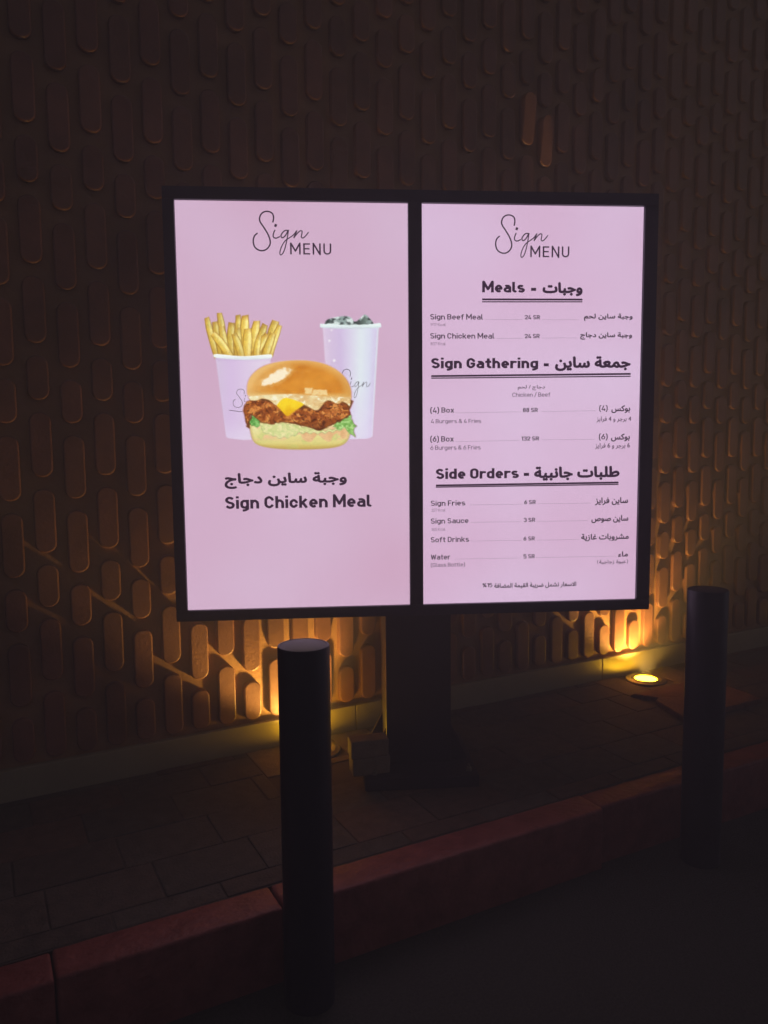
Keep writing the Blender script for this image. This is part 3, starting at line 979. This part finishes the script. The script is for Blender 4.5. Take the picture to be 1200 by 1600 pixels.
def fries_picture():
    p = Paint(60, 90, 560, 870, 3.2)
    x, y = p.x, p.y
    rs = np.random.default_rng(5)
    #      tip x, tip y, foot x, foot y, width
    fr = [(86, 135, 150, 370, 20), (160, 108, 185, 330, 21), (270, 120, 262, 330, 20), (312, 122, 300, 340, 27), (132, 160, 175, 360, 22), (232, 165, 230, 350, 26),
          (380, 155, 355, 350, 27), (428, 175, 385, 355, 24), (490, 155, 440, 350, 30), (515, 180, 455, 362, 20), (172, 190, 200, 365, 24), (268, 195, 272, 365, 25),
          (122, 228, 222, 368, 25), (328, 200, 318, 368, 29), (440, 232, 362, 368, 22), (476, 228, 428, 366, 24), (245, 230, 290, 368, 22), (395, 240, 378, 366, 20)]
    p.over(sdpoly(x, y, [(105, 250), (495, 240), (455, 368), (140, 368)]), mixc((196, 160, 52), (150, 105, 30), fbm(x / 30, y / 60, 3, 2)), 4)
    for i, (tx, ty, bx_, by_, w_) in enumerate(fr):
        d = np.array([bx_ - tx, by_ - ty], float); L = np.hypot(*d); d /= L
        u = (x - tx) * d[0] + (y - ty) * d[1]
        v = -(x - tx) * d[1] + (y - ty) * d[0]
        bend = rs.uniform(-6, 6) * np.sin(np.clip(u / L, 0, 1) * 3)
        v = v - bend
        ww = w_ * (.72 + .28 * np.clip(u / 60, 0, 1))
        dd = np.maximum(np.abs(v) - ww, np.maximum(-u + rs.uniform(-.25, .25) * v, u - L))
        t = np.clip(v / ww * .5 + .5, 0, 1)
        base = mixc((246, 226, 130), (216, 176, 66), np.clip(t * 1.15 - .05, 0, 1) ** 1.3)
        base = mixc(base, (252, 240, 172), np.clip(1 - np.abs(t - .3) * 5, 0, 1) * .6)
        base = mixc(base, (140, 88, 24), np.clip(np.abs(t - .5) * 2 - .70, 0, 1) * 2.6)
        base = mixc(base, (176, 120, 40), np.clip(1 - u / 34, 0, 1) * rs.uniform(.2, .75))
        base = base * (.90 + .2 * fbm(x / 9 + i * 7, y / 14, 3, i))[..., None] * rs.uniform(.93, 1.04)
        base = mixc(base, (168, 116, 32), np.clip((u - L * .62) / (L * .5), 0, 1) * .45)
        p.over(dd, base, 2)
    # paper cup
    cup = [(138, 362), (462, 366), (412, 846), (300, 853), (212, 842), (200, 832)]
    t = np.clip((x - 140) / 320, 0, 1)
    body = mixc(mixc((214, 196, 222), (216, 192, 226), np.clip(t * 4, 0, 1)), (230, 216, 234), np.clip((t - .3) * 1.6, 0, 1))
    body = mixc(body, (232, 222, 240), np.clip((y - 740) / 110, 0, 1) * .5)
    body = mixc(body, (196, 168, 210), np.clip((398 - y) / 30, 0, 1) * .5)
    p.over(sdpoly(x, y, cup), body, 3)
    rim = sdpoly(x, y, smooth([(126, 352), (160, 350), (300, 362), (440, 352), (466, 354), (468, 370), (440, 378), (300, 384), (160, 374), (128, 366)], 4))
    p.over(rim, mixc((246, 252, 250), (222, 228, 232), np.clip((y - 362) / 16, 0, 1)), 3)
    o = p.build('fries_picture', scrL, -.0004, Z2)
    VV, FF = script(364, 412, 608, 640, .8, lambda u, v: u > 388)
    put('cup_lettering', VV, FF, scrL, M_INK2, -.0007)
    v, ff = stroke([(358, 641), (366, 642), (374, 643), (384, 643.5)], .45)
    put('cup_lettering', [px2scr(*z) for z in v], ff, scrL, M_INK2, -.0007)

def drink_picture():
    p = Paint(730, 110, 1125, 870, 4)
    x, y = p.x, p.y
    ice = smooth([(775, 176), (790, 150), (830, 136), (880, 128), (925, 132), (955, 160), (985, 140), (1012, 118), (1040, 140), (1062, 176), (1000, 186), (850, 186)], 4)
    n1, n2 = fbm(x / 16, y / 12, 3, 4), fbm(x / 40, y / 22, 2, 9)
    c = mixc((148, 166, 162), (58, 68, 66), np.clip((n1 - .45) * 5, 0, 1))
    c = mixc(c, (214, 228, 224), np.clip((n2 - .55) * 6, 0, 1))
    p.over(sdpoly(x, y, ice), c, 3)
    p.over(sdpoly(x, y, [(975, 172), (1012, 122), (1030, 150), (1010, 176)]), mixc((66, 78, 72), (130, 150, 140), np.clip((x - 975) / 60, 0, 1)), 3)
    cup = [(766, 186), (1094, 186), (1058, 832), (1030, 845), (900, 850), (830, 842), (812, 830)]
    t = np.clip((x - (766 + (y - 186) * .07)) / (328 - (y - 186) * .125), 0, 1)
    stops = [(0, (224, 205, 228)), (.12, (214, 194, 222)), (.30, (210, 190, 224)), (.5, (220, 214, 234)), (.68, (226, 234, 240)), (.85, (220, 222, 240)), (.95, (214, 204, 232)), (1, (224, 232, 238))]
    body = np.stack([np.interp(t, [s_[0] for s_ in stops], [s_[1][k] for s_ in stops]) for k in range(3)], -1)
    body = mixc(body, (228, 212, 240), np.clip((y - 500) / 350, 0, 1) * .6)
    p.over(sdpoly(x, y, cup), body, 3)
    rim = sdpoly(x, y, smooth([(752, 172), (800, 174), (925, 180), (1050, 174), (1100, 168), (1106, 182), (1092, 196), (925, 202), (766, 196), (752, 184)], 4))
    p.over(rim, mixc((236, 250, 248), (206, 214, 222), np.clip((y - 182) / 18, 0, 1)), 3)
    for (cx, cy, r) in ((806, 272, 7), (834, 388, 8), (818, 210, 6), (800, 330, 3), (826, 450, 4), (848, 300, 3)):
        p.blend(np.clip(1.5 - np.hypot(x - cx, y - cy) / r, 0, 1), (244, 236, 246))
        p.blend(np.clip(1.2 - np.hypot(x - cx - r * .8, y - cy - r) / (r * .7), 0, 1) * .4, (180, 150, 196))
    p.build('drink_picture', scrL, -.0004, Z2)
    VV, FF = script(529, 579, 577, 622, .9, lambda u, v: u < 530 or (u < 546 and v > 597))
    put('cup_lettering', VV, FF, scrL, M_INK, -.0007)

def burger_picture():
    p = Paint(290, 370, 975, 925, 3.4)
    x, y = p.x, p.y
    und = smooth([(345, 600), (900, 600), (912, 700), (900, 800), (360, 800), (350, 700)], 3)
    p.over(sdpoly(x, y, und), (112, 66, 28), 3)
    # bottom bun
    bb = smooth([(338, 765), (345, 820), (370, 872), (440, 897), (560, 908), (700, 908), (830, 898), (900, 870), (926, 815), (922, 770), (800, 750), (460, 745)], 4)
    d = sdpoly(x, y, bb)
    c = mixc((236, 228, 164), (222, 206, 118), np.clip((y - 790) / 110, 0, 1))
    c = mixc(c, (196, 164, 80), np.clip((y - 872) / 36, 0, 1) * .85)
    c = mixc(c, (200, 206, 120), np.clip((fbm(x / 60, y / 30, 3, 3) - .5) * 4, 0, 1) * .6)
    c = mixc(c, (186, 152, 78), np.clip(1 + d / 18, 0, 1) * .6)
    p.over(d, c, 3.5)
    sp = np.clip((fbm(x / 48 + 3, y / 26, 3, 21) - .50) * 8, 0, 1) * np.clip((y - 765) / 15, 0, 1) * np.clip((862 - y) / 25, 0, 1)
    p.blend(sp * (d < -6) * .85, (240, 196, 150))
    drip = sdpoly(x, y, smooth([(650, 800), (720, 792), (800, 790), (870, 782), (912, 790), (905, 830), (880, 842), (858, 815), (830, 826), (808, 862), (772, 850), (735, 822), (700, 862), (660, 856), (640, 826)], 4))
    p.over(drip, mixc((240, 200, 150), (222, 172, 116), np.clip(fbm(x / 22, y / 22, 2, 5), 0, 1)), 4)
    # salad
    for k, (poly, c0, c1) in enumerate([
        ([(395, 760), (440, 752), (520, 752), (600, 762), (700, 788), (790, 796), (880, 775), (905, 785), (860, 800), (760, 815), (640, 812), (560, 838), (500, 842), (440, 815), (400, 790)], (206, 214, 138), (238, 230, 172)),
        ([(345, 712), (362, 705), (392, 716), (408, 742), (396, 768), (366, 778), (344, 770)], (84, 150, 64), (142, 200, 112)),
        ([(820, 770), (872, 745), (918, 706), (934, 702), (926, 732), (948, 744), (960, 770), (944, 776), (956, 806), (950, 830), (930, 826), (922, 800), (888, 782), (850, 796)], (112, 168, 74), (182, 222, 140))]):
        d = sdpoly(x + 7 * np.sin(y / 9), y + 5 * np.sin(x / 7), poly)
        n = fbm(x / 14, y / 11, 3, 30 + k)
        c = mixc(c0, c1, np.clip((n - .3) * 2.4, 0, 1))
        c = mixc(c, np.array(c0) * .62, np.clip(1 + d / 5, 0, 1) * .5)
        p.over(d, c, 3.5)
    # crisp fillet
    wob = 14 * (fbm(x / 22, y / 22, 3, 50) - .5)
    pat = smooth([(302, 680), (312, 640), (340, 618), (380, 612), (430, 622), (480, 640), (530, 668), (560, 690), (620, 662), (700, 664), (760, 650), (792, 624), (850, 628), (900, 640), (918, 668), (926, 700), (900, 724), (868, 742), (824, 762), (780, 788), (740, 796), (690, 780), (640, 770), (560, 752), (500, 752), (470, 764), (440, 758), (410, 752), (370, 722), (346, 708), (336, 752), (318, 758), (308, 720)], 4)
    d = sdpoly(x + wob, y + wob, pat)
    wx, wy_ = fbm(x / 26, y / 26, 3, 61) * 46, fbm(x / 26, y / 26, 3, 71) * 46
    n = fbm((x + wx) / 21, (y + wy_) / 16, 4, 80)
    rid = 1 - np.abs(2 * fbm((x + wx) / 24, (y + wy_) / 20, 3, 90) - 1) * 2.6
    c = mixc((122, 58, 20), (192, 106, 42), np.clip((n - .25) * 2.4, 0, 1))
    c = mixc(c, (232, 164, 88), np.clip((n - .54) * 4, 0, 1) * .85)
    c = mixc(c, (56, 22, 8), np.clip((rid - .70) * 3.4, 0, 1) * .8)
    c = mixc(c, (72, 34, 12), np.clip((y - 730) / 70, 0, 1) * .55)
    c = mixc(c, (70, 34, 12), np.clip(1 + d / 8, 0, 1) * .5)
    p.over(d, c, 3.5)
    # sauce under the lid
    w2 = 10 * (fbm(x / 34, y / 24, 3, 110) - .5)
    sau = smooth([(330, 602), (352, 586), (420, 578), (560, 574), (760, 580), (920, 588), (930, 620), (924, 655), (905, 640), (880, 632), (850, 640), (800, 622), (770, 640), (748, 676), (712, 676), (660, 650), (600, 648), (560, 668), (520, 660), (486, 648), (455, 622), (420, 612), (380, 620), (345, 622)], 4)
    d = sdpoly(x + w2, y + w2, sau)
    c = mixc((244, 230, 180), (226, 186, 122), np.clip((fbm(x / 40, y / 26, 3, 120) - .35) * 2.6 + (x - 620) / 420, 0, 1))
    c = mixc(c, (252, 246, 214), np.clip((fbm(x / 20, y / 14, 2, 130) - .62) * 6, 0, 1))
    c = mixc(c, (190, 132, 70), np.clip(1 + d / 6, 0, 1) * .45)
    p.over(d, c, 3.5)
    # cheese corner
    ch = smooth([(496, 652), (520, 620), (556, 606), (620, 626), (656, 646), (604, 682), (566, 712), (548, 708), (524, 682)], 2)
    c = mixc((250, 214, 40), (228, 170, 10), np.clip((y - 640) / 80 + (fbm(x / 30, y / 30, 2, 140) - .5) * .6, 0, 1))
    p.over(sdpoly(x, y, ch), c, 3)
    # lid
    lid = smooth([(322, 570), (326, 520), (352, 470), (410, 425), (490, 398), (580, 387), (680, 388), (770, 405), (850, 444), (905, 498), (930, 556), (930, 596), (900, 602), (800, 598), (700, 592), (600, 584), (500, 586), (420, 590), (352, 596), (328, 592)], 4)
    d = sdpoly(x, y, lid)
    u, v = (x - 640) / 300, (y - 600) / 215
    c = mixc((224, 148, 48), (198, 116, 26), np.clip((fbm(x / 80, y / 60, 3, 150) - .3) * 1.6, 0, 1))
    rr2 = np.sqrt(np.clip(u * u + v * v, 0, 2))
    c = mixc(c, (238, 192, 118), np.clip((rr2 - .80) * 4.2, 0, 1) * .9)
    c = mixc(c, (226, 176, 100), np.clip((y - 540) / 50, 0, 1) * np.clip((520 - x) / 140 + .3, 0, 1) * .8)
    c = mixc(c, (240, 208, 142), np.clip((y - 572) / 24, 0, 1) * .65)
    c = mixc(c, (210, 150, 66), np.clip((x - 860) / 60, 0, 1) * .6)
    hx, hy = (x - 490) * .86 + (y - 488) * -.5, (x - 490) * .5 + (y - 488) * .86
    hx, hy = (x - 492) * .88 - (y - 486) * .47, (x - 492) * .47 + (y - 486) * .88
    hd = np.sqrt((hx / 100) ** 2 + (hy / 34) ** 2) + (fbm(x / 18, y / 18, 4, 160) - .5) * .7
    c = mixc(c, (246, 214, 150), np.clip((1.45 - hd) * 1.6, 0, 1) * .5)
    c = mixc(c, (255, 244, 216), np.clip((1.02 - hd) * 3.5, 0, 1) * .92)
    for (hx0, hy0, sx_, sy_) in ((684, 566, 26, 20), (728, 574, 26, 18), (770, 574, 24, 16)):
        hd = np.maximum(np.abs(x - hx0) / sx_, np.abs(y - hy0) / sy_) + (fbm(x / 12, y / 12, 2, 170) - .5) * .5
        c = mixc(c, (250, 226, 168), np.clip((1.05 - hd) * 3, 0, 1) * .8)
    spk = (vnoise(x / 4.2, y / 4.2, 190) > .93) * np.clip(1.6 - rr2, 0, 1)
    c = mixc(c, (244, 214, 150), spk * .35)
    p.over(d, c, 3.5)
    p.build('burger_picture', scrL, -.0008, Z2)
fries_picture()
drink_picture()
burger_picture()

# ------------------------------------------------------------------ loose paver blocks on the base plate
def block(z0, label, yaw, dx):
    bm = bmesh.new()
    add_box(bm, 0, .112, 0, .055, 0, .0515, .003, 2)
    bmesh.ops.subdivide_edges(bm, edges=[e for e in bm.edges if e.calc_length() > .03], cuts=4, use_grid_fill=True)
    for v in bm.verts:
        v.co += Vector((random.uniform(-1, 1), random.uniform(-1, 1), random.uniform(-1, 1))) * .0007
    o = bobj('paver_block', bm, M_BLOCK, None, R(35))
    o.location = (-.0985 + dx, 2.172, z0)
    o.rotation_euler = (0, 0, yaw)
    o['label'] = label
    o['category'] = 'paver block'
    o['group'] = 'small paver blocks stacked at the foot of the post'
block(.0358, 'lower of two small paver blocks stacked left of the menu board post', R(16), .003)
block(.0885, 'upper of two small paver blocks stacked left of the menu board post', R(14), -.002)

# ------------------------------------------------------------------ added haze in place of lens flare, lifts the dark tones
def haze():
    bm = bmesh.new()
    add_box(bm, -14, 16, -9, 13, ROAD - 1.2, 6.2)
    m = bpy.data.materials.new('flare_veil')
    m.use_nodes = True
    n, l = m.node_tree.nodes, m.node_tree.links
    n.remove(n['Principled BSDF'])
    v = n.new('ShaderNodeVolumePrincipled')
    v.inputs['Color'].default_value = (.78, .76, .78, 1)
    v.inputs['Density'].default_value = HAZE
    l.new(v.outputs[0], n['Material Output'].inputs['Volume'])
    o = bobj('haze', bm, m)
    o['kind'] = 'stuff'
HAZE = .12
haze()
